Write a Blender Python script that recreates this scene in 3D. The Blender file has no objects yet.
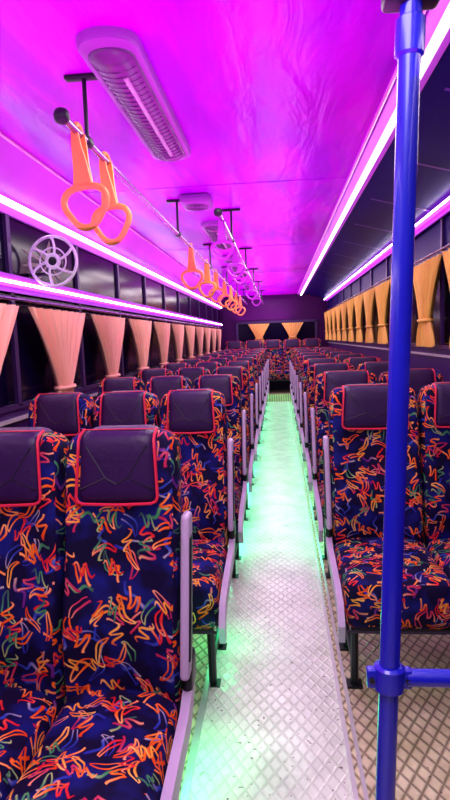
import bpy, bmesh, math, random
from mathutils import Matrix, Vector
random.seed(4)
scene = bpy.context.scene
try:
    scene.view_settings.view_transform = 'Standard'
    scene.view_settings.look = 'None'
except Exception: pass

# ------------------------------------------------------------------ constants
H = 1.40
ZC = 2.35            # ceiling
XL, XR = -1.35, 1.12  # side walls
Y0, Y1 = -1.2, 13.5
CLX, CRX = -1.22, 0.55  # ceiling edges
ZLU, ZLL = 2.10, 1.71
ZRL = 2.20

# ------------------------------------------------------------------ node helpers
def new_mat(name):
    m = bpy.data.materials.new(name); m.use_nodes = True
    nt = m.node_tree; b = nt.nodes['Principled BSDF']
    return m, nt, b
def simple(name, col, rough=0.5, metal=0.0, noise=0.0, nscale=8.0, bump=0.0, bscale=60.0, spec=None, trans=None, emit=None, estr=0, coat=0):
    m, nt, b = new_mat(name)
    b.inputs['Base Color'].default_value = (*col, 1)
    b.inputs['Roughness'].default_value = rough
    b.inputs['Metallic'].default_value = metal
    if spec is not None: b.inputs['Specular IOR Level'].default_value = spec
    if coat: b.inputs['Coat Weight'].default_value = coat; b.inputs['Coat Roughness'].default_value = 0.1
    if emit:
        b.inputs['Emission Color'].default_value = (*emit, 1); b.inputs['Emission Strength'].default_value = estr
    tc = nt.nodes.new('ShaderNodeTexCoord')
    if noise > 0:
        n = nt.nodes.new('ShaderNodeTexNoise'); n.inputs['Scale'].default_value = nscale; n.inputs['Detail'].default_value = 5
        nt.links.new(tc.outputs['Object'], n.inputs['Vector'])
        mx = nt.nodes.new('ShaderNodeMix'); mx.data_type = 'RGBA'
        mx.inputs[6].default_value = (*[c*(1-noise) for c in col], 1)
        mx.inputs[7].default_value = (*[min(1, c*(1+noise)) for c in col], 1)
        nt.links.new(n.outputs['Fac'], mx.inputs[0]); nt.links.new(mx.outputs[2], b.inputs['Base Color'])
    if bump > 0:
        n = nt.nodes.new('ShaderNodeTexNoise'); n.inputs['Scale'].default_value = bscale; n.inputs['Detail'].default_value = 4
        nt.links.new(tc.outputs['Object'], n.inputs['Vector'])
        bp = nt.nodes.new('ShaderNodeBump'); bp.inputs['Strength'].default_value = bump; bp.inputs['Distance'].default_value = 0.01
        nt.links.new(n.outputs['Fac'], bp.inputs['Height']); nt.links.new(bp.outputs['Normal'], b.inputs['Normal'])
    return m
def emat(name, col, s):
    m = bpy.data.materials.new(name); m.use_nodes = True; nt = m.node_tree
    nt.nodes.clear(); o = nt.nodes.new('ShaderNodeOutputMaterial'); e = nt.nodes.new('ShaderNodeEmission')
    e.inputs[0].default_value = (*col, 1); e.inputs[1].default_value = s
    nt.links.new(e.outputs[0], o.inputs[0]); return m
def M(nt, op, a, b=None, c=None):
    n = nt.nodes.new('ShaderNodeMath'); n.operation = op
    for i, v in enumerate((a, b, c)):
        if v is None: continue
        if isinstance(v, (int, float)): n.inputs[i].default_value = v
        else: nt.links.new(v, n.inputs[i])
    return n.outputs[0]

# ------------------------------------------------------------------ materials
def fabric():
    m, nt, b = new_mat('scribble_upholstery')
    b.inputs['Roughness'].default_value = 0.75
    b.inputs['Specular IOR Level'].default_value = 0.12
    L = nt.links
    uv = nt.nodes.new('ShaderNodeUVMap'); uv.uv_map = 'UVMap'
    oi = nt.nodes.new('ShaderNodeObjectInfo')
    off = M(nt, 'MULTIPLY', oi.outputs['Random'], 37.0)
    cmb = nt.nodes.new('ShaderNodeCombineXYZ'); L.new(off, cmb.inputs[0]); L.new(off, cmb.inputs[1])
    add = nt.nodes.new('ShaderNodeVectorMath'); add.operation = 'ADD'
    L.new(uv.outputs[0], add.inputs[0]); L.new(cmb.outputs[0], add.inputs[1])
    base = add.outputs[0]
    nz = nt.nodes.new('ShaderNodeTexNoise'); nz.inputs['Scale'].default_value = 11; nz.inputs['Detail'].default_value = 2
    L.new(base, nz.inputs['Vector'])
    rb = nt.nodes.new('ShaderNodeValToRGB')
    rb.color_ramp.elements[0].position = 0.46; rb.color_ramp.elements[0].color = (0.005, 0.002, 0.028, 1)
    rb.color_ramp.elements[1].position = 0.66; rb.color_ramp.elements[1].color = (0.008, 0.010, 0.16, 1)
    L.new(nz.outputs['Fac'], rb.inputs[0])
    col = rb.outputs[0]
    nd = nt.nodes.new('ShaderNodeTexNoise'); nd.inputs['Scale'].default_value = 16; nd.inputs['Detail'].default_value = 1
    L.new(base, nd.inputs['Vector'])
    sb = nt.nodes.new('ShaderNodeVectorMath'); sb.operation = 'SUBTRACT'; L.new(nd.outputs['Color'], sb.inputs[0]); sb.inputs[1].default_value = (.5, .5, .5)
    O=(0.95,0.17,0.012); Rd=(0.80,0.03,0.04); Yl=(0.95,0.45,0.05); Gr=(0.06,0.34,0.14); Bl=(0.03,0.07,0.50); Pk=(0.60,0.05,0.14); Pr=(0.16,0.03,0.30)
    for (kind, sc, ofx, amp, freq, w, L0, sh, keep, cols) in (
        ('z', 11.0, 5.3, .10, 9.0, .045, .40, .3, .75, [Bl, Pr, Gr, Bl]),
        ('loop', 10.5, 3.3, .09, 5.0, .026, .42, 1.0, .75, [Gr, Pk, Bl, O]),
        ('z', 12.0, 9.1, .15, 13.0, .042, .42, 1.0, .85, [O, Rd, O, Pk]),
        ('loop', 12.0, 7.7, .070, 6.0, .032, .44, 1.0, .55, [O, Rd, Yl, O]),
        ('z', 13.5, 1.7, .15, 15.0, .040, .42, .9, .60, [O, Gr, Yl, Rd])):
        v1 = nt.nodes.new('ShaderNodeVectorMath'); v1.operation = 'MULTIPLY_ADD'
        L.new(base, v1.inputs[0]); v1.inputs[1].default_value = (sc, sc, 0); v1.inputs[2].default_value = (ofx, ofx*1.7, 0)
        v = nt.nodes.new('ShaderNodeTexVoronoi'); v.voronoi_dimensions = '2D'; v.inputs['Scale'].default_value = 1.0
        v.inputs['Randomness'].default_value = 0.75
        L.new(v1.outputs[0], v.inputs['Vector'])
        lo = nt.nodes.new('ShaderNodeVectorMath'); lo.operation = 'SUBTRACT'; L.new(v1.outputs[0], lo.inputs[0]); L.new(v.outputs['Position'], lo.inputs[1])
        ld = nt.nodes.new('ShaderNodeVectorMath'); ld.operation = 'MULTIPLY_ADD'; L.new(sb.outputs[0], ld.inputs[0]); ld.inputs[1].default_value = (.35, .35, 0); L.new(lo.outputs[0], ld.inputs[2])
        sx = nt.nodes.new('ShaderNodeSeparateXYZ'); L.new(v.outputs['Color'], sx.inputs[0])
        ang = M(nt, 'MULTIPLY', sx.outputs[0], 6.283)
        vr = nt.nodes.new('ShaderNodeVectorRotate'); vr.rotation_type = 'Z_AXIS'; L.new(ld.outputs[0], vr.inputs['Vector']); L.new(ang, vr.inputs['Angle'])
        s2 = nt.nodes.new('ShaderNodeSeparateXYZ'); L.new(vr.outputs[0], s2.inputs[0])
        x, y = s2.outputs[0], s2.outputs[1]
        if kind == 'z':
            xs = M(nt, 'ADD', x, M(nt, 'MULTIPLY', y, sh))
            ph = M(nt, 'MULTIPLY', xs, freq)
            env = M(nt, 'MULTIPLY', amp, M(nt, 'SUBTRACT', 1.25, M(nt, 'MULTIPLY', M(nt, 'ABSOLUTE', x), 2.2)))
            sn = M(nt, 'MULTIPLY', M(nt, 'SINE', ph), env)
            dist = M(nt, 'ABSOLUTE', M(nt, 'SUBTRACT', y, sn))
            slope = M(nt, 'MULTIPLY', M(nt, 'COSINE', ph), M(nt, 'MULTIPLY', env, freq))
            gy = M(nt, 'SUBTRACT', 1.0, M(nt, 'MULTIPLY', slope, sh))
            dn = M(nt, 'SQRT', M(nt, 'ADD', M(nt, 'ADD', M(nt, 'MULTIPLY', gy, gy), .12), M(nt, 'MULTIPLY', slope, slope)))
            dist = M(nt, 'DIVIDE', dist, dn)
        else:
            yc = M(nt, 'ADD', y, M(nt, 'MULTIPLY', M(nt, 'MULTIPLY', x, x), .9))
            xa = M(nt, 'DIVIDE', x, L0*.95); ya = M(nt, 'DIVIDE', yc, amp)
            rad = M(nt, 'SQRT', M(nt, 'ADD', M(nt, 'MULTIPLY', xa, xa), M(nt, 'MULTIPLY', ya, ya)))
            gx = M(nt, 'DIVIDE', xa, L0*.95); gyy = M(nt, 'DIVIDE', ya, amp)
            g = M(nt, 'DIVIDE', M(nt, 'SQRT', M(nt, 'ADD', M(nt, 'MULTIPLY', gx, gx), M(nt, 'ADD', M(nt, 'MULTIPLY', gyy, gyy), .01))), M(nt, 'MAXIMUM', rad, .05))
            dist = M(nt, 'DIVIDE', M(nt, 'ABSOLUTE', M(nt, 'SUBTRACT', rad, 1.0)), g)
        mask = M(nt, 'MULTIPLY', M(nt, 'LESS_THAN', dist, w), M(nt, 'LESS_THAN', M(nt, 'ABSOLUTE', x), L0))
        mask = M(nt, 'MULTIPLY', mask, M(nt, 'LESS_THAN', M(nt, 'ABSOLUTE', y), .30))
        mask = M(nt, 'MULTIPLY', mask, M(nt, 'LESS_THAN', sx.outputs[2], keep))
        rr = nt.nodes.new('ShaderNodeValToRGB'); rr.color_ramp.interpolation = 'CONSTANT'
        cr = rr.color_ramp
        cr.elements[0].position = 0; cr.elements[0].color = (*cols[0], 1)
        cr.elements[1].position = .3; cr.elements[1].color = (*cols[1], 1)
        e = cr.elements.new(.55); e.color = (*cols[2], 1)
        e = cr.elements.new(.8); e.color = (*cols[3], 1)
        L.new(sx.outputs[1], rr.inputs[0])
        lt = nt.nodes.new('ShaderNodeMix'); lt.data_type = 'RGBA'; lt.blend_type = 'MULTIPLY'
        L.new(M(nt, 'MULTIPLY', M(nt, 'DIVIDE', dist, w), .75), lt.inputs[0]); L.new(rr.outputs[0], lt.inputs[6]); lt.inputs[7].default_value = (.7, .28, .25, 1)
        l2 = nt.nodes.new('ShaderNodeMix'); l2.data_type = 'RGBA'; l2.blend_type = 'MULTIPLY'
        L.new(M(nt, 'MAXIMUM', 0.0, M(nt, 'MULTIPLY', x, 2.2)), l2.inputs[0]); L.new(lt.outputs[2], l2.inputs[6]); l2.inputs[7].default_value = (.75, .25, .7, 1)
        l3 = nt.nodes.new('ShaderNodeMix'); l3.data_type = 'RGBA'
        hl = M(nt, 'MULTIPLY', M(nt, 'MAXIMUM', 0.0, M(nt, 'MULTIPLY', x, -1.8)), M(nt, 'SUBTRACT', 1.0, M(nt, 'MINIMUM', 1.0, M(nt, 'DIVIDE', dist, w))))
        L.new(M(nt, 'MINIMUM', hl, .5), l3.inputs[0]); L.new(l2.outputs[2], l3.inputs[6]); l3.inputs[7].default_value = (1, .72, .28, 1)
        mx = nt.nodes.new('ShaderNodeMix'); mx.data_type = 'RGBA'
        L.new(mask, mx.inputs[0]); L.new(col, mx.inputs[6]); L.new(l3.outputs[2], mx.inputs[7])
        col = mx.outputs[2]
    L.new(col, b.inputs['Base Color'])
    nb = nt.nodes.new('ShaderNodeTexNoise'); nb.inputs['Scale'].default_value = 400
    L.new(uv.outputs[0], nb.inputs['Vector'])
    bp = nt.nodes.new('ShaderNodeBump'); bp.inputs['Strength'].default_value = .3; bp.inputs['Distance'].default_value = .002
    L.new(nb.outputs['Fac'], bp.inputs['Height']); L.new(bp.outputs[0], b.inputs['Normal'])
    return m
FAB = fabric()
LEATH = simple('purple_leatherette', (0.026, 0.005, 0.058), .42, noise=.25, nscale=12, bump=.12, bscale=70, spec=.3)
PIPE = simple('red_piping', (0.72, 0.015, 0.06), .5, noise=.1)
STITCH = simple('dark_stitching', (0.008, 0.002, 0.018), .6, noise=.1)
LILAC = simple('lilac_armrest_plastic', (0.48, 0.36, 0.54), .38, noise=.2, nscale=10)
DARKM = simple('dark_painted_steel', (0.02, 0.022, 0.03), .4, metal=.6, noise=.2)
SHELL = simple('seat_back_shell', (0.03, 0.012, 0.06), .5, noise=.2)

def ceiling_mat():
    m, nt, b = new_mat('magenta_ceiling_laminate'); L = nt.links
    tc = nt.nodes.new('ShaderNodeTexCoord')
    mp = nt.nodes.new('ShaderNodeMapping'); mp.inputs['Scale'].default_value = (3.0, .7, 1)
    L.new(tc.outputs['Object'], mp.inputs[0])
    n = nt.nodes.new('ShaderNodeTexNoise'); n.inputs['Scale'].default_value = 1.3; n.inputs['Detail'].default_value = 6; n.inputs['Distortion'].default_value = 1.2
    L.new(mp.outputs[0], n.inputs['Vector'])
    r = nt.nodes.new('ShaderNodeValToRGB')
    r.color_ramp.elements[0].position = .35; r.color_ramp.elements[0].color = (0.42, 0.0, 0.74, 1)
    r.color_ramp.elements[1].position = .68; r.color_ramp.elements[1].color = (0.72, 0.0, 0.86, 1)
    L.new(n.outputs['Fac'], r.inputs[0])
    # faint scuffs and scratches
    mp2 = nt.nodes.new('ShaderNodeMapping'); mp2.inputs['Scale'].default_value = (9, 1.6, 1); mp2.inputs['Rotation'].default_value = (0, 0, .25)
    L.new(tc.outputs['Object'], mp2.inputs[0])
    ns = nt.nodes.new('ShaderNodeTexNoise'); ns.inputs['Scale'].default_value = 2.2; ns.inputs['Detail'].default_value = 9; ns.inputs['Roughness'].default_value = .7; ns.inputs['Distortion'].default_value = 1.0
    L.new(mp2.outputs[0], ns.inputs['Vector'])
    sc = M(nt, 'MULTIPLY', M(nt, 'LESS_THAN', M(nt, 'ABSOLUTE', M(nt, 'SUBTRACT', ns.outputs['Fac'], .56)), .006), .35)
    ms = nt.nodes.new('ShaderNodeMix'); ms.data_type = 'RGBA'
    L.new(sc, ms.inputs[0]); L.new(r.outputs[0], ms.inputs[6]); ms.inputs[7].default_value = (.34, .0, .52, 1)
    L.new(ms.outputs[2], b.inputs['Base Color'])
    b.inputs['Roughness'].default_value = .25
    b.inputs['Specular IOR Level'].default_value = .10
    b.inputs['Specular Tint'].default_value = (1, .45, 1, 1)
    n2 = nt.nodes.new('ShaderNodeTexNoise'); n2.inputs['Scale'].default_value = 2.2; n2.inputs['Detail'].default_value = 4; n2.inputs['Distortion'].default_value = 1.5
    L.new(mp.outputs[0], n2.inputs['Vector'])
    bp = nt.nodes.new('ShaderNodeBump'); bp.inputs['Strength'].default_value = .28; bp.inputs['Distance'].default_value = .03
    L.new(n2.outputs['Fac'], bp.inputs['Height']); L.new(bp.outputs[0], b.inputs['Normal'])
    return m
CEIL = ceiling_mat()

def floor_mat(name, c1, c2, cell, strength, rough, bs=.5):
    m, nt, b = new_mat(name); L = nt.links
    tc = nt.nodes.new('ShaderNodeTexCoord')
    s = nt.nodes.new('ShaderNodeSeparateXYZ'); L.new(tc.outputs['Object'], s.inputs[0])
    k = math.pi/cell
    u = M(nt, 'ADD', s.outputs[0], M(nt, 'MULTIPLY', s.outputs[1], .6)); w = M(nt, 'SUBTRACT', s.outputs[0], M(nt, 'MULTIPLY', s.outputs[1], .6))
    a = M(nt, 'POWER', M(nt, 'ABSOLUTE', M(nt, 'COSINE', M(nt, 'MULTIPLY', u, k))), 14)
    c = M(nt, 'POWER', M(nt, 'ABSOLUTE', M(nt, 'COSINE', M(nt, 'MULTIPLY', w, k))), 14)
    h = M(nt, 'MAXIMUM', a, c)
    n = nt.nodes.new('ShaderNodeTexNoise'); n.inputs['Scale'].default_value = 5; n.inputs['Detail'].default_value = 8; n.inputs['Roughness'].default_value = .65
    L.new(tc.outputs['Object'], n.inputs['Vector'])
    r = nt.nodes.new('ShaderNodeValToRGB')
    r.color_ramp.elements[0].position = .35; r.color_ramp.elements[0].color = (*c1, 1)
    r.color_ramp.elements[1].position = .6; r.color_ramp.elements[1].color = (*c2, 1)
    L.new(n.outputs['Fac'], r.inputs[0])
    mx = nt.nodes.new('ShaderNodeMix'); mx.data_type = 'RGBA'; mx.blend_type = 'MULTIPLY'
    L.new(M(nt, 'MULTIPLY', h, strength), mx.inputs[0]); L.new(r.outputs[0], mx.inputs[6]); mx.inputs[7].default_value = (.28, .26, .22, 1)
    n3 = nt.nodes.new('ShaderNodeTexNoise'); n3.inputs['Scale'].default_value = 60; n3.inputs['Detail'].default_value = 3
    L.new(tc.outputs['Object'], n3.inputs['Vector'])
    mx2 = nt.nodes.new('ShaderNodeMix'); mx2.data_type = 'RGBA'; mx2.blend_type = 'MULTIPLY'
    L.new(M(nt, 'GREATER_THAN', n3.outputs['Fac'], .69), mx2.inputs[0]); L.new(mx.outputs[2], mx2.inputs[6]); mx2.inputs[7].default_value = (.3, .27, .25, 1)
    L.new(mx2.outputs[2], b.inputs['Base Color'])
    b.inputs['Roughness'].default_value = rough
    bp = nt.nodes.new('ShaderNodeBump'); bp.inputs['Strength'].default_value = bs; bp.inputs['Distance'].default_value = .004
    L.new(h, bp.inputs['Height']); L.new(bp.outputs[0], b.inputs['Normal'])
    return m
FLOOR_A = floor_mat('aisle_tread_sheet', (.62, .64, .54), (.84, .85, .74), .045, .22, .22, .22)
FLOOR_B = floor_mat('diamond_tread_plate', (.52, .46, .24), (.82, .76, .46), .05, .95, .32, .6)
TRIM = simple('brushed_trim_metal', (.72, .68, .70), .3, metal=.5, noise=.15, nscale=20)
WALL = simple('purple_side_panel', (0.030, 0.003, 0.085), .4, noise=.3, nscale=3, spec=.2)
REARW = simple('dark_rear_panel', (0.05, 0.004, 0.07), .5, noise=.3, nscale=3, spec=.1)
COVE = simple('glossy_lilac_cove', (0.62, 0.11, 0.84), .25, noise=.3, nscale=2.5)
GLASS = simple('night_window_glass', (0.003, 0.001, 0.016), .14, spec=.10, noise=.3, nscale=3)
DPAN = simple('dark_glossy_panel', (0.008, 0.003, 0.10), .35, spec=.04, noise=.5, nscale=2)
FRAME = simple('window_frame_metal', (0.05, 0.018, 0.11), .35, metal=.3, noise=.2)
RIB = simple('violet_panel_rib', (0.14, 0.02, 0.34), .35, noise=.2)
LEDHALO = simple('lilac_led_halo_board', (0.62, 0.10, 0.85), .5, noise=.1)  # pale reflector board added so the LED glow spreads into a halo
LEDCORE = emat('led_white_core', (1.0, .90, 1.0), 15)
LEDPINK = emat('led_pink_halo', (1.0, .50, 1.0), 2.4)  # pink and violet glowing tubes stand in for the coloured LED halo
LEDVIO = emat('led_violet_halo', (0.62, .06, 1.0), 3.2)
HANDLE = simple('amber_handle_plastic', (0.98, 0.38, 0.06), .35, noise=.15)
BLUE = simple('blue_pole_enamel', (0.010, 0.012, 0.48), .25, noise=.15, nscale=6, coat=.3)
CURT_L = simple('peach_curtain_cloth', (0.97, 0.44, 0.33), .7, noise=.12)
CURT_R = simple('orange_curtain_cloth', (1.0, 0.50, 0.09), .65, noise=.15)
CHROME = simple('rail_metal', (0.35, 0.22, 0.42), .25, metal=.9, noise=.1)
LAMPB = simple('lamp_housing_plastic', (0.34, 0.07, 0.44), .35, noise=.1)
LAMPD = simple('lamp_diffuser', (0.13, 0.035, 0.17), .25, noise=.2)
LAMPT = simple('lamp_tube_glass', (0.45, 0.22, 0.45), .25, noise=.05, emit=(1, .55, .9), estr=.10)
SPEAK = simple('speaker_grey', (0.15, 0.07, 0.2), .5, noise=.2)
WHITEP = simple('white_fan_plastic', (0.85, 0.8, 0.95), .4, noise=.1)
PINKM = simple('pink_moulding', (0.95, 0.35, 0.80), .3, noise=.1)
REFL_DECAL = simple('window_reflection_vinyl', (0.34, 0.36, 0.24), .5, noise=.9, nscale=14, spec=.1)

# ------------------------------------------------------------------ mesh helpers
def finish(bm, name, mats, smooth=True, loc=(0,0,0), angle=40, link=True):
    uvl = bm.loops.layers.uv.verify()
    bm.normal_update()
    for f in bm.faces:
        n = f.normal; ax = max(range(3), key=lambda i: abs(n[i]))
        for l in f.loops:
            c = l.vert.co
            if ax == 1: l[uvl].uv = (c.x, c.z)
            elif ax == 2: l[uvl].uv = (c.x, c.y)
            else: l[uvl].uv = (c.y, c.z)
        f.smooth = smooth
    me = bpy.data.meshes.new(name); bm.to_mesh(me); bm.free()
    if me.uv_layers: me.uv_layers[0].name = 'UVMap'
    for mt in mats: me.materials.append(mt)
    if smooth:
        try: me.set_sharp_from_angle(angle=math.radians(angle))
        except Exception: pass
    if not link: return me
    o = bpy.data.objects.new(name, me); o.location = loc; bpy.context.collection.objects.link(o)
    return o
def inst(me, name, loc, rot=None, sc=None):
    o = bpy.data.objects.new(name, me); o.location = loc
    if rot: o.rotation_euler = rot
    if sc: o.scale = sc
    bpy.context.collection.objects.link(o); return o
def box(bm, x0, x1, y0, y1, z0, z1, mi=0):
    vs = [bm.verts.new((x, y, z)) for x in (x0, x1) for y in (y0, y1) for z in (z0, z1)]
    for idx in ((0,1,3,2),(4,6,7,5),(0,4,5,1),(2,3,7,6),(0,2,6,4),(1,5,7,3)):
        f = bm.faces.new([vs[i] for i in idx]); f.material_index = mi
def quadstrip(bm, prof, y0, y1, mi=0, ny=1):
    rows = []
    for j in range(ny+1):
        y = y0+(y1-y0)*j/ny
        rows.append([bm.verts.new((x, y, z)) for x, z in prof])
    for j in range(ny):
        for i in range(len(prof)-1):
            f = bm.faces.new((rows[j][i], rows[j][i+1], rows[j+1][i+1], rows[j+1][i])); f.material_index = mi
def axis(h, r, n):
    a = [-h, -h+r*.12, -h+r*.45, -h+r]
    b = [(-h+r)+(2*(h-r))*i/n for i in range(1, n)]
    return a+b+[-x for x in reversed(a)]
def rbox(bm, c, h, r, mi=0, n=(4,2,5), fn=None):
    r = min(r, min(h)*.98)
    A = [axis(h[i], r, n[i]) for i in range(3)]
    cache = {}
    def vert(i, j, k):
        key = (i, j, k)
        if key in cache: return cache[key]
        p = Vector((A[0][i], A[1][j], A[2][k]))
        inn = Vector([max(-(h[q]-r), min(h[q]-r, p[q])) for q in range(3)])
        d = p-inn
        if d.length > 1e-9: p = inn+d.normalized()*r
        if fn: p = fn(p)
        cache[key] = bm.verts.new(p+Vector(c)); return cache[key]
    N = [len(a)-1 for a in A]
    def add(q):
        try:
            f = bm.faces.new(q); f.material_index = mi
        except ValueError: pass
    for i in range(N[0]):
        for j in range(N[1]):
            add((vert(i,j,0), vert(i,j+1,0), vert(i+1,j+1,0), vert(i+1,j,0)))
            add((vert(i,j,N[2]), vert(i+1,j,N[2]), vert(i+1,j+1,N[2]), vert(i,j+1,N[2])))
        for k in range(N[2]):
            add((vert(i,0,k), vert(i+1,0,k), vert(i+1,0,k+1), vert(i,0,k+1)))
            add((vert(i,N[1],k), vert(i,N[1],k+1), vert(i+1,N[1],k+1), vert(i+1,N[1],k)))
    for j in range(N[1]):
        for k in range(N[2]):
            add((vert(0,j,k), vert(0,j,k+1), vert(0,j+1,k+1), vert(0,j+1,k)))
            add((vert(N[0],j,k), vert(N[0],j+1,k), vert(N[0],j+1,k+1), vert(N[0],j,k+1)))
def tube(bm, pts, r, mi=0, seg=8, closed=False, cap=True):
    pts = [Vector(p) for p in pts]; n = len(pts); rings = []
    up0 = None
    for i, p in enumerate(pts):
        if closed: t = pts[(i+1) % n]-pts[i-1]
        elif i == 0: t = pts[1]-pts[0]
        elif i == n-1: t = pts[-1]-pts[-2]
        else: t = pts[i+1]-pts[i-1]
        t.normalize()
        if up0 is None:
            up0 = Vector((0,0,1)) if abs(t.z) < .9 else Vector((0,1,0))
        a = t.cross(up0)
        if a.length < 1e-4: a = t.orthogonal()
        a.normalize(); b = t.cross(a); up0 = -b if (-b).dot(up0) > 0 else b
        rr = r[i] if isinstance(r, (list, tuple)) else r
        rings.append([bm.verts.new(p+(a*math.cos(2*math.pi*s/seg)+b*math.sin(2*math.pi*s/seg))*rr) for s in range(seg)])
    m = n if closed else n-1
    for i in range(m):
        A, B = rings[i], rings[(i+1) % n]
        for s in range(seg):
            f = bm.faces.new((A[s], A[(s+1) % seg], B[(s+1) % seg], B[s])); f.material_index = mi
    if not closed and cap:
        f = bm.faces.new(rings[0]); f.material_index = mi
        f = bm.faces.new(list(reversed(rings[-1]))); f.material_index = mi

# ------------------------------------------------------------------ seats
REC = 0.15   # recline slope
ZT, ZB = 1.155, 0.42
def lean(z): return -(ZT-z)*REC
def bench(name, n, w, arm_side, feet=True):
    """n seats of width w; x from 0..n*w; headrest front plane at y=0; faces -Y."""
    bm = bmesh.new()
    for i in range(n):
        cx = (i+.5)*w; hw = w/2-.003
        hz = (ZT-ZB)/2; zc = (ZT+ZB)/2
        def fn(p, hw=hw, hz=hz, zc=zc):
            z = p.z+zc; x = p.x/hw
            taper = 1-.05*max(0, (z-1.0)/.17)
            y = p.y
            if p.y < 0:
                y -= .022*max(0, min(1, (abs(x)-.55)/.35))*(1-max(0,(z-1.08)/.1)*.5)
                y -= .03*math.exp(-((z-.64)/.13)**2)
                y += .008*math.cos(x*2.5)
            return Vector((p.x*taper, y+lean(z), p.z))
        rbox(bm, (cx, .055, zc), (hw, .055, hz), .045, 0, (8, 1, 12), fn)
        ch = .098; cw = min(hw*.74, .110) if w < .35 else hw*.72; cz = ZT-ch+.010
        cx -= .004 if w < .35 else 0
        def fn2(p, cz=cz):
            z = p.z+cz
            return Vector((p.x*(1-.05*p.z/ch), p.y+lean(z), p.z))
        rbox(bm, (cx, .05, cz), (cw, .070, ch), .034, 1, (4, 1, 4), fn2)
        yf = lambda z: lean(z)+.05-.070
        def pp(x, z): return (cx+x*(1-.05*(z-cz)/ch), yf(z)+.001, z)
        c = .018
        z0 = cz-ch+.006; z1 = cz+ch-.026; xw = cw-.004
        path = [(cx-xw*.95, yf(z1)+.05, cz+ch-.002), (cx-xw*.96, yf(z1)+.015, cz+ch-.012)]+[pp(-xw, z1+(z0+c-z1)*t/5) for t in range(6)]+[pp(-xw+c*.3, z0+c*.3), pp(-xw+c, z0), pp(0, z0-.003), pp(xw-c, z0), pp(xw-c*.3, z0+c*.3)]+[pp(xw, z0+c+(z1-z0-c)*t/5) for t in range(6)]+[(cx+xw*.96, yf(z1)+.015, cz+ch-.012), (cx+xw*.95, yf(z1)+.05, cz+ch-.002)]
        tube(bm, path, .0042, 2, 6)
        tube(bm, [(cx-xw*.94, yf(z1)+.03, cz+ch+.001), (cx+xw*.94, yf(z1)+.03, cz+ch+.001)], .0020, 2, 5)
        for s in (-1, 1):
            tube(bm, [pp(s*xw*.8, cz+ch*.6), pp(s*xw*.28, cz-ch*.25), pp(0, cz-ch*.42)], .0026, 3, 5)
            tube(bm, [pp(s*xw*.9, cz-ch*.55), pp(s*xw*.28, cz-ch*.25)], .0026, 3, 5)
        cx = (i+.5)*w
        def fn3(p): return Vector((p.x, p.y+lean(p.z+.78), p.z))
        rbox(bm, (cx, .118, .78), (hw*.93, .012, .33), .011, 5, (2, 1, 3), fn3)
    yb = lean(ZB)+.06; yfnt = -.60
    for i in range(n):
        cx = (i+.5)*w; hw = w/2-.001
        hy = (yb-yfnt)/2; cy = (yb+yfnt)/2; hz = .098; zc = .385
        def fn4(p, hw=hw, hy=hy):
            x = p.x/hw; y = p.y/hy; z = p.z
            if z > 0: z += .018*(1-x*x)*(1-y*y) + (.012 if y < -.3 else 0)*(1-abs(y+.65))
            return Vector((p.x, p.y + (.03 if (p.z < 0 and y < 0) else 0)*(-p.z/.098), z))
        rbox(bm, (cx, cy, zc), (hw, hy, hz), .05, 0, (6, 7, 2), fn4)
    tube(bm, [(.01, yfnt+.02, .297), (n*w-.01, yfnt+.02, .297)], .006, 3, 6)
    W = n*w
    for y in (-.50, -.12): tube(bm, [(.03, y, .275), (W-.03, y, .275)], .016, 4, 8)
    for x in (.05, W-.05):
        for y, dy in ((-.46, .02), (-.14, -.02)):
            tube(bm, [(x, y, .28), (x, y+dy, .0)], .016, 4, 8)
            box(bm, x-.03, x+.03, y+dy-.03, y+dy+.03, 0, .008, 4)
        tube(bm, [(x, -.45, .10), (x, -.15, .10)], .011, 4, 8)
    xa = W+.014 if arm_side > 0 else -.014
    so = 1 if arm_side > 0 else -1
    def fn5(p): return Vector((p.x, p.y+lean(p.z+.735)-.02+.03*math.sin(p.z*5), p.z))
    rbox(bm, (xa, .03, .735), (.013, .030, .20), .012, 6, (1, 1, 6), fn5)
    rbox(bm, (xa+so*.013, .02, .73), (.003, .016, .15), .003, 4, (1, 1, 4), fn5)
    rbox(bm, (xa, -.06, .525), (.014, .045, .045), .013, 4, (1, 1, 1))
    pts = [(-.055, .53), (-.075, .475), (-.15, .435), (-.30, .42), (-.45, .405), (-.56, .38), (-.60, .33), (-.59, .27)]
    wid = [.05, .055, .06, .062, .062, .058, .05, .03]
    vs = []
    for i, ((y, z), wd) in enumerate(zip(pts, wid)):
        a = Vector(pts[min(i+1, len(pts)-1)])-Vector(pts[max(i-1, 0)]); a.normalize(); nrm = Vector((-a.y, a.x))
        q = []
        for dx, k in ((-.012, -1), (-.012, 1), (.012, 1), (.012, -1)):
            q.append(bm.verts.new((xa+dx, y+nrm.x*wd*.5*k, z+nrm.y*wd*.5*k)))
        vs.append(q)
    for A, B in zip(vs[:-1], vs[1:]):
        for k in range(4):
            f = bm.faces.new((A[k], A[(k+1) % 4], B[(k+1) % 4], B[k])); f.material_index = 6
    f = bm.faces.new(vs[0]); f.material_index = 6
    f = bm.faces.new(list(reversed(vs[-1]))); f.material_index = 6
    bmesh.ops.recalc_face_normals(bm, faces=bm.faces)
    return finish(bm, name, [FAB, LEATH, PIPE, STITCH, DARKM, SHELL, LILAC], link=False)

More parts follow.
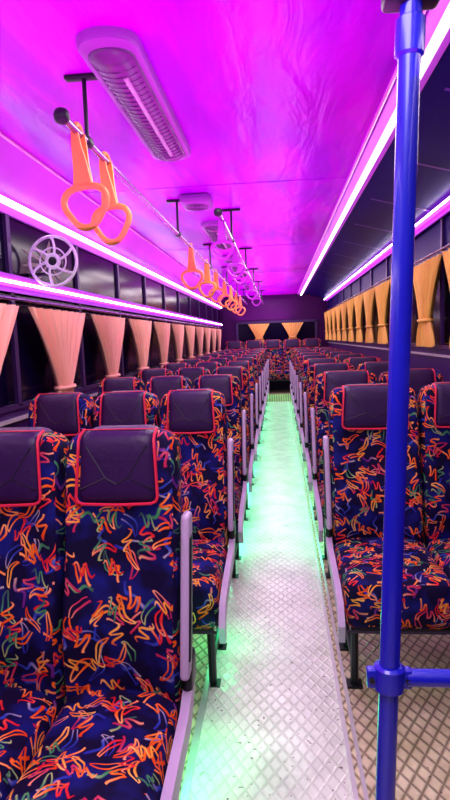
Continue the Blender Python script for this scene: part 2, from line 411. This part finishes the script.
WLs, WRs = .318, .405
mL = bench('triple_passenger_seat', 3, WLs, 1)
mR = bench('double_passenger_seat', 2, WRs, -1)
PITCH = 1.06
xl0 = -.268-3*WLs
inst(mL, 'triple_passenger_seat', (xl0-.006, 1.50, 0))
y = 2.64
while y < 12.2:
    inst(mL, 'triple_passenger_seat', (xl0+.018, y, 0)); y += PITCH
y = 2.66
while y < 12.2:
    inst(mR, 'double_passenger_seat', (.218, y, 0)); y += PITCH
mB = bench('rear_bench_seat', 5, .44, 1)
inst(mB, 'rear_bench_seat', (-1.24, 13.2, .162))
bm = bmesh.new(); box(bm, -1.33, 1.10, 12.45, 13.45, 0, .16)
finish(bm, 'rear_seat_platform', [FLOOR_B], smooth=False)

# ------------------------------------------------------------------ shell
bm = bmesh.new(); box(bm, XL-.05, XR+.05, Y0, Y1, -.06, 0)
finish(bm, 'floor', [FLOOR_B], smooth=False)
bm = bmesh.new(); box(bm, -.31, .19, Y0+.02, 12.44, .0, .006)
finish(bm, 'aisle_floor_sheet', [FLOOR_A], smooth=False)
bm = bmesh.new()
box(bm, -.335, -.31, Y0+.02, 12.44, 0, .014); box(bm, .19, .205, Y0+.02, 12.44, 0, .012); box(bm, .222, .235, Y0+.02, 12.44, 0, .012)
finish(bm, 'trim_aisle', [TRIM], smooth=False)
bm = bmesh.new(); box(bm, CLX, CRX, Y0, Y1, ZC, ZC+.04)
finish(bm, 'ceiling', [CEIL], smooth=False)
bm = bmesh.new()
for y in [1.2+2.5*i for i in range(5)]:
    box(bm, CLX+.02, CRX-.12, y, y+.02, ZC-.003, ZC-.0005)
finish(bm, 'trim_ceiling_seam', [CEIL], smooth=False)
bm = bmesh.new()
quadstrip(bm, [(XL, 0), (XL, 1.08)], Y0, Y1, 0); quadstrip(bm, [(XL, 1.08), (XL-.03, 1.10), (XL-.03, 1.62), (XL, 1.64)], Y0, Y1, 1)
quadstrip(bm, [(XL, 1.64), (XL, 2.08)], Y0, Y1, 1)
quadstrip(bm, [(XL, 2.08), (XL+.015, 2.18), (XL+.05, 2.27), (CLX, ZC), (CLX, ZC+.04), (XL-.05, ZC+.04), (XL-.05, 0), (XL, 0)], Y0, Y1, 2)
finish(bm, 'wall_left', [WALL, GLASS, COVE], angle=30)
bm = bmesh.new()
quadstrip(bm, [(XR, 0), (XR, 1.28)], Y0, Y1, 0); quadstrip(bm, [(XR, 1.28), (XR+.03, 1.30), (XR+.03, 1.90), (XR, 1.92)], Y0, Y1, 1)
quadstrip(bm, [(XR, 1.92), (XR, 2.18), (XR-.03, 2.22), (CRX+.10, 2.335), (CRX, ZC), (CRX, ZC+.04), (XR+.05, ZC+.04), (XR+.05, 0), (XR, 0)], Y0, Y1, 2)
y = .6
while y < Y1-.3:
    v = [bm.verts.new(p) for p in ((XR-.035, y, 2.212), (CRX+.11, y, 2.325), (CRX+.11, y+.025, 2.325), (XR-.035, y+.025, 2.212))]
    f = bm.faces.new(v); f.material_index = 3
    y += .9
finish(bm, 'wall_right', [WALL, GLASS, DPAN, RIB], angle=30)
bm = bmesh.new(); box(bm, XL-.05, XR+.05, Y1, Y1+.05, -.06, ZC+.04)
finish(bm, 'wall_rear', [REARW], smooth=False)
bm = bmesh.new(); box(bm, XL-.05, XR+.05, Y0-.05, Y0, -.06, ZC+.04)
finish(bm, 'wall_front', [WALL], smooth=False)
bm = bmesh.new(); box(bm, -.95, .85, Y1-.02, Y1-.004, 1.15, 1.72, 0)
for a in ((-.98,-.93,1.12,1.75),(.83,.88,1.12,1.75),(-.98,.88,1.71,1.76),(-.98,.88,1.11,1.16)):
    box(bm, a[0], a[1], Y1-.04, Y1-.003, a[2], a[3], 1)
finish(bm, 'window_rear', [GLASS, FRAME], smooth=False)
def frames(name, x, s, zb, zt, z2, pitch, ys):
    bm = bmesh.new()
    x0, x1 = (x-.002, x+.018) if s > 0 else (x-.018, x+.002)
    for z in (zb, zt): box(bm, x0, x1, Y0+.05, Y1-.06, z-.012, z+.012, 0)
    box(bm, x0, x1+.01*(s > 0), Y0+.05, Y1-.06, (zb-.07), zb-.055, 1)
    y = ys
    while y < Y1-.1:
        box(bm, x0, x1, y-.02, y+.02, zb, z2, 0); y += pitch
    return finish(bm, name, [FRAME, TRIM], smooth=False)
frames('trim_window_left', XL, 1, 1.09, 1.64, 2.07, 1.0, .85)
frames('trim_window_right', XR, -1, 1.29, 1.91, 2.15, 1.0, 1.1)
# leafy decals painting in the reflections on the upper left glass, beside the fan
def refl_decal(y, z, ry, rz):
    bm = bmesh.new()
    random.seed(int(y*10))
    for k in range(9):
        a0 = 2*math.pi*k/9+random.uniform(-.2, .2); ln = random.uniform(.75, 1)
        pts = ((0.05, 0), (.35, .12), (.65, .13), (1, 0))
        L_ = []
        for t, wd in pts: L_.append((math.cos(a0+wd)*t*ln, math.sin(a0+wd)*t*ln))
        for t, wd in reversed(pts[1:-1]): L_.append((math.cos(a0-wd)*t*ln, math.sin(a0-wd)*t*ln))
        bm.faces.new([bm.verts.new((0, u*ry, v*rz)) for u, v in L_])
    return finish(bm, 'window_reflection_decal', [REFL_DECAL], smooth=False, loc=(XL+.003, y, z))
refl_decal(2.35, 1.87, .40, .15); refl_decal(3.37, 1.87, .40, .15)

# LED strips: bright core line; glowing tube and lilac board added as its halo
def led(name, x, z, halo_mat, r, rd, dx, dz, ch):
    bm = bmesh.new()
    tube(bm, [(x, Y0+.1, z), (x, Y1-.15, z)], r, 0, 10)
    tube(bm, [(x+dx, Y0+.1, z+dz), (x+dx, Y1-.15, z+dz)], rd, 1, 12)
    box(bm, ch[0], ch[1], Y0+.08, Y1-.12, ch[2], ch[3], 2)
    return finish(bm, name, [LEDCORE, halo_mat, LEDHALO], smooth=True)
led('led_strip_light', XL+.055, ZLU, LEDPINK, .009, .017, -.013, 0, (XL+.004, XL+.022, ZLU-.05, ZLU+.05))
led('led_strip_light', XL+.055, ZLL, LEDVIO, .009, .020, -.013, 0, (XL+.020, XL+.030, ZLL-.045, ZLL+.045))
led('led_strip_light', CRX-.03, ZC-.040, LEDPINK, .011, .018, .004, .012, (CRX-.085, CRX+.03, ZC-.014, ZC-.004))
led('led_strip_light', XR-.075, ZRL-.01, LEDVIO, .010, .020, .013, 0, (XR-.036, XR-.024, ZRL-.055, ZRL+.01))
bm = bmesh.new()
tube(bm, [(CLX+.005, Y0+.05, ZC-.008), (CLX+.005, Y1-.05, ZC-.008)], .008, 0, 8)
tube(bm, [(CRX-.10, Y0+.05, ZC-.008), (CRX-.10, Y1-.05, ZC-.008)], .008, 0, 8)
finish(bm, 'trim_ceiling', [PINKM])

# ------------------------------------------------------------------ curtains
def curtain_mesh(name, mat, wt, wm, wb, zt, zb, tie=.72, depth=.03, nu=84, nv=30, npl=9):
    bm = bmesh.new(); rows = []
    for j in range(nv+1):
        t = j/nv; z = zt+(zb-zt)*t
        if t < tie:
            q = t/tie; w = wt+(wm-wt)*(q*.85+.15*math.sin(q*math.pi/2))
        else:
            q = (t-tie)/(1-tie); w = wm+(wb-wm)*math.sin(q*math.pi/2)
        row = []
        for i in range(nu+1):
            u = i/nu-.5
            a = depth*(.5+.5*min(1, w/wt+.2))*(.7+.3*math.sin(i*1.7))
            row.append(bm.verts.new((a*math.sin(u*npl*2*math.pi+.5*math.sin(t*4)), u*w, z + .012*math.sin(u*npl*2*math.pi)*(t > .97))))
        rows.append(row)
    for j in range(nv):
        for i in range(nu):
            bm.faces.new((rows[j][i], rows[j][i+1], rows[j+1][i+1], rows[j+1][i]))
    zt_ = zt+(zb-zt)*tie
    ring = [(math.cos(a)*(depth*.95+.008), math.sin(a)*(wm/2+.012), zt_) for a in [2*math.pi*k/20 for k in range(20)]]
    tube(bm, ring, .012, 0, 6, closed=True)
    return finish(bm, name, [mat], link=False, angle=180)
cl = curtain_mesh('window_curtain', CURT_L, .90, .20, .28, 1.595, 1.045, .82, .034, npl=8)
cr = curtain_mesh('window_curtain', CURT_R, .84, .26, .46, 1.89, 1.30, .70, .030, npl=7)
y = 1.35
while y < 13.2:
    inst(cl, 'window_curtain', (XL+.070, y, 0)); y += 1.0
y = 2.6
while y < 13.2:
    inst(cr, 'window_curtain', (XR-.065, y, 0)); y += .86
CURT_B = simple('yellow_rear_curtain', (0.95, 0.50, 0.16), .6, noise=.15)
cb = curtain_mesh('rear_window_curtain', CURT_B, .50, .14, .42, 1.70, 1.15, .6, .02)
for x in (-.45, .32): inst(cb, 'rear_window_curtain', (x, Y1-.09, 0), (0, 0, math.pi/2))
for x, z in ((XL+.070, 1.625), (XR-.065, 1.92)):
    bm = bmesh.new()
    tube(bm, [(x, Y0+.1, z), (x, Y1-.1, z)], .008, 0, 8)
    finish(bm, 'curtain_rod', [CHROME])

# ------------------------------------------------------------------ ceiling lamps
def lamp_mesh():
    bm = bmesh.new()
    def pill(hw, hl, z0, z1, mi, dome=0, inset=.85):
        def outline(s, z):
            pts = []
            w = hw*s
            for k in range(17):
                a = math.pi*k/16; pts.append((w*math.cos(a), (hl-hw)+ w*.85*math.sin(a), z))
            for k in range(17):
                a = math.pi+math.pi*k/16; pts.append((w*math.cos(a), -(hl-hw)+w*.85*math.sin(a), z))
            return [bm.verts.new(p) for p in pts]
        levels = [(1, z0), (1, z0+(z1-z0)*.6), (.95, z0+(z1-z0)*.9), (inset, z1)]
        if dome: levels += [(inset*.7, z1-dome*.6), (inset*.35, z1-dome*.93), (.05, z1-dome)]
        R = [outline(s, z) for s, z in levels]
        for A, B in zip(R[:-1], R[1:]):
            n = len(A)
            for k in range(n):
                f = bm.faces.new((A[k], A[(k+1) % n], B[(k+1) % n], B[k])); f.material_index = mi
        f = bm.faces.new(R[-1]); f.material_index = mi
    pill(.100, .64, 0, -.035, 0)
    pill(.076, .58, -.030, -.045, 1, dome=.02, inset=.92)
    tube(bm, [(0.02, -.42, -.060), (0.02, .42, -.060)], .010, 2, 8)
    for i in range(24):
        yy = -.46+.04*i
        tube(bm, [(-.066, yy, -.050), (-.04, yy, -.060), (0, yy, -.068), (.04, yy, -.060), (.066, yy, -.050)], .0022, 3, 5)
    bmesh.ops.recalc_face_normals(bm, faces=bm.faces)
    return finish(bm, 'ceiling_lamp', [LAMPB, LAMPD, LAMPT, SPEAK], link=False)
lm = lamp_mesh()
for y in (2.44, 5.4, 8.2, 11.0): inst(lm, 'ceiling_lamp', (-.515, y, ZC))
bm = bmesh.new()
rbox(bm, (0, 0, -.03), (.10, .14, .03), .025, 0, (2, 2, 1)); 
for k in range(4):
    r = .02+.018*k
    tube(bm, [(r*math.cos(a), r*math.sin(a)*1.3, -.061) for a in [2*math.pi*i/20 for i in range(20)]], .004, 1, 5, closed=True)
sm = finish(bm, 'ceiling_speaker', [LAMPB, SPEAK], link=False)
for y in (4.0, 6.9): inst(sm, 'ceiling_speaker', (-.53, y, ZC))

# ------------------------------------------------------------------ grab rails & handles
def rail(x, z, ya, yb, y1):
    bm = bmesh.new()
    tube(bm, [(x, ya, z), (x, yb, z)], .013, 0, 12)
    rbox(bm, (x, ya, z), (.026, .026, .026), .025, 1, (1, 1, 1))
    y = y1
    while y < yb:
        tube(bm, [(x, y, z), (x, y, ZC-.004)], .008, 1, 8)
        rbox(bm, (x, y, ZC-.008), (.07, .018, .008), .007, 1, (1, 1, 1))
        rbox(bm, (x, y, z), (.020, .03, .020), .018, 1, (1, 1, 1))
        y += 1.9
    return finish(bm, 'overhead_grab_rail', [CHROME, DARKM])
RX1, RZ1 = -.67, 2.12
rail(RX1, RZ1, 1.87, 12.8, 2.12)
RX2 = -.33
rail(RX2, RZ1, 3.4, 12.8, 4.4)
def handle_mesh():
    bm = bmesh.new()
    def band(path, t):
        prev = None
        for i, (y, z, ww) in enumerate(path):
            q = [bm.verts.new((sx*ww, y+sy*t, z)) for sx, sy in ((-1,-1),(1,-1),(1,1),(-1,1))]
            if prev:
                for k in range(4):
                    bm.faces.new((prev[k], prev[(k+1)%4], q[(k+1)%4], q[k]))
            else: bm.faces.new(q)
            prev = q
        bm.faces.new(list(reversed(prev)))
    band([(-.024, .0, .012), (-.022, -.04, .016), (-.008, -.10, .024), (-.004, -.17, .034)], .003)
    band([(.024, .0, .012), (.022, -.04, .016), (.008, -.10, .024), (.004, -.17, .034)], .003)
    tube(bm, [(0, -.024*math.cos(a), .024*math.sin(a)) for a in [math.pi*k/10 for k in range(11)]], .009, 0, 8)
    ring = []
    for k in range(32):
        a = 2*math.pi*k/32
        r = .064*(1+.10*math.cos(3*(a-math.pi/2)+math.pi))
        ring.append((r*math.cos(a)*1.15, 0, -.226+r*math.sin(a)))
    tube(bm, ring, .0115, 0, 10, closed=True)
    bmesh.ops.recalc_face_normals(bm, faces=bm.faces)
    return finish(bm, 'hanging_strap_handle', [HANDLE], link=False)
hm = handle_mesh()
random.seed(4)
for i, y in enumerate((2.02, 2.34, 4.6, 5.6, 6.4, 7.4, 8.4, 9.4, 10.4)):
    inst(hm, 'hanging_strap_handle', (RX1, y, RZ1), (0, math.radians(-3) if i < 2 else 0, math.radians(random.uniform(-20, 20))), (1.08, 1.0, 1.08))
HP = simple('violet_handle_plastic', (0.42, 0.02, 0.50), .35, noise=.15)
hm2 = hm.copy(); hm2.materials[0] = HP
for i, y in enumerate((3.6, 4.7, 5.3, 7.4, 9.0)):
    inst(hm2, 'hanging_strap_handle', (RX2, y, RZ1), (0, 0, math.radians(random.uniform(-20, 20))), (.9, 1, .8))

# ------------------------------------------------------------------ pole
bm = bmesh.new()
def px(z): return .155+.0345*z
tube(bm, [(px(0), 1.0, .0), (px(ZC), 1.0, ZC-.002)], .0178, 0, 24)
tube(bm, [(px(.0), 1.0, 0), (px(.012), 1.0, .012)], .05, 0, 20)
tube(bm, [(px(ZC-.012), 1.0, ZC-.013), (px(ZC), 1.0, ZC-.002)], .05, 0, 20)
for zc, hh, rr in ((.785, .024, .027), (1.865, .030, .023)):
    tube(bm, [(px(zc-hh), 1.0, zc-hh), (px(zc-hh), 1.0, zc-hh+.004), (px(zc), 1.0, zc), (px(zc+hh), 1.0, zc+hh-.004), (px(zc+hh), 1.0, zc+hh)], [rr*.8, rr, rr*1.02, rr, rr*.8], 0, 24)
zc = .785
for s in (-1, 1):
    rbox(bm, (px(zc)+s*.030, 1.0, zc), (.010, .010, .018), .005, 0, (1, 1, 1))
    tube(bm, [(px(zc)+s*.032, .985, zc), (px(zc)+s*.032, 1.012, zc)], .005, 1, 8)
rbox(bm, (px(1.94), 1.0, 1.930), (.045, .024, .018), .01, 1, (2, 1, 1))
tube(bm, [(px(.785)+.03, 1.0, .785), (1.06, 1.0, .785)], .0155, 0, 16)
tube(bm, [(1.06, 1.0, 0), (1.06, 1.0, .785)], .0155, 0, 16)
rbox(bm, (.315, 1.0, .735), (.012, .010, .035), .008, 1, (1, 1, 1))
finish(bm, 'blue_grab_pole', [BLUE, DARKM])

# ------------------------------------------------------------------ wall fan on left
bm = bmesh.new()
R = .130
for (rr, tt) in ((R, .009), (R*.55, .004), (.032, .012)):
    tube(bm, [(rr*math.cos(a), 0, rr*math.sin(a)) for a in [2*math.pi*k/32 for k in range(32)]], tt, 0, 8, closed=True)
for k in range(6):
    a0 = 2*math.pi*k/6
    tube(bm, [(r*math.cos(a0+r*4), -.012, r*math.sin(a0+r*4)) for r in [.03+(R-.03)*i/6 for i in range(7)]], .007, 0, 6)
rbox(bm, (0, .03, 0), (.04, .04, .04), .03, 1, (1, 1, 1))
tube(bm, [(0, .04, -.02), (-.06, .06, -.06), (-.155, .06, -.06)], .012, 1, 8)
fan = finish(bm, 'wall_fan', [WHITEP, DARKM], link=False)
inst(fan, 'wall_fan', (XL+.16, 3.05, 1.84))

# ------------------------------------------------------------------ lights
def area(name, loc, size, sy, e, col, rot=(0, 0, 0)):
    l = bpy.data.lights.new(name, 'AREA'); l.shape = 'RECTANGLE'; l.size = size; l.size_y = sy; l.energy = e; l.color = col
    o = bpy.data.objects.new(name, l); o.location = loc; o.rotation_euler = rot; bpy.context.collection.objects.link(o)
def point(name, loc, e, col, r=.05):
    l = bpy.data.lights.new(name, 'POINT'); l.energy = e; l.color = col; l.shadow_soft_size = r
    o = bpy.data.objects.new(name, l); o.location = loc; bpy.context.collection.objects.link(o)
for i, y in enumerate((0.3, 2.6, 5.2, 7.8, 10.4, 12.6)):  # unseen area lights under the ceiling; first one added to brighten the front seats
    area('cabin_down_fill_light', (-.15, y, 2.28), .6, 1.3, 28 if i == 0 else 18, (1.0, .90, .90))
for i, y in enumerate((1.2, 4.0, 7.0, 10.0, 12.6)):  # unseen magenta up-lights in mid-air, added to brighten the ceiling
    area('ceiling_wash_fill_light', (-.35, y, 1.80), 1.2, 2.4, (20, 19, 20, 23, 24)[i], (.98, .04, 1.0), (math.pi, 0, 0))
# unseen strip lights added below the lower LEDs to brighten the curtains
area('curtain_fill_light', (XL+.16, 6.2, 1.68), .04, 13.5, 13, (1.0, .72, .72), (0, math.radians(-28), 0))
area('curtain_fill_light', (XR-.20, 6.2, 2.12), .04, 13.5, 12, (1.0, .80, .60), (0, math.radians(22), 0))
for y, e in ((1.75, 2.8), (2.5, 2.4)):
    point('green_floor_light', (-.30, y, .16), e, (.02, 1.0, .30))
area('green_floor_strip_light', (-.36, 7.9, .22), .04, 8.8, 27, (.03, 1.0, .40), (0, math.radians(-35), 0))
area('green_floor_strip_light', (.29, 7.9, .22), .04, 8.8, 21, (.03, 1.0, .40), (0, math.radians(35), 0))

w = bpy.data.worlds.new('world'); scene.world = w; w.use_nodes = True
w.node_tree.nodes['Background'].inputs[0].default_value = (.05, .01, .10, 1); w.node_tree.nodes['Background'].inputs[1].default_value = .5

# ------------------------------------------------------------------ camera
cd = bpy.data.cameras.new('camera'); cam = bpy.data.objects.new('camera', cd); bpy.context.collection.objects.link(cam)
a, p, r = math.radians(5.5), math.radians(6.1), math.radians(2.0)
F = Vector((-math.sin(a)*math.cos(p), math.cos(a)*math.cos(p), -math.sin(p)))
Rv = Vector((math.cos(a), math.sin(a), 0)); U = Rv.cross(F)
Mr = Matrix.Rotation(r, 3, F); Rv = Mr@Rv; U = Mr@U
m = Matrix(((Rv.x, U.x, -F.x, 0), (Rv.y, U.y, -F.y, 0), (Rv.z, U.z, -F.z, H), (0, 0, 0, 1)))
cam.matrix_world = m
cd.sensor_fit = 'VERTICAL'; cd.sensor_height = 36; cd.lens = 36*578/800
cd.clip_start = .02
scene.camera = cam
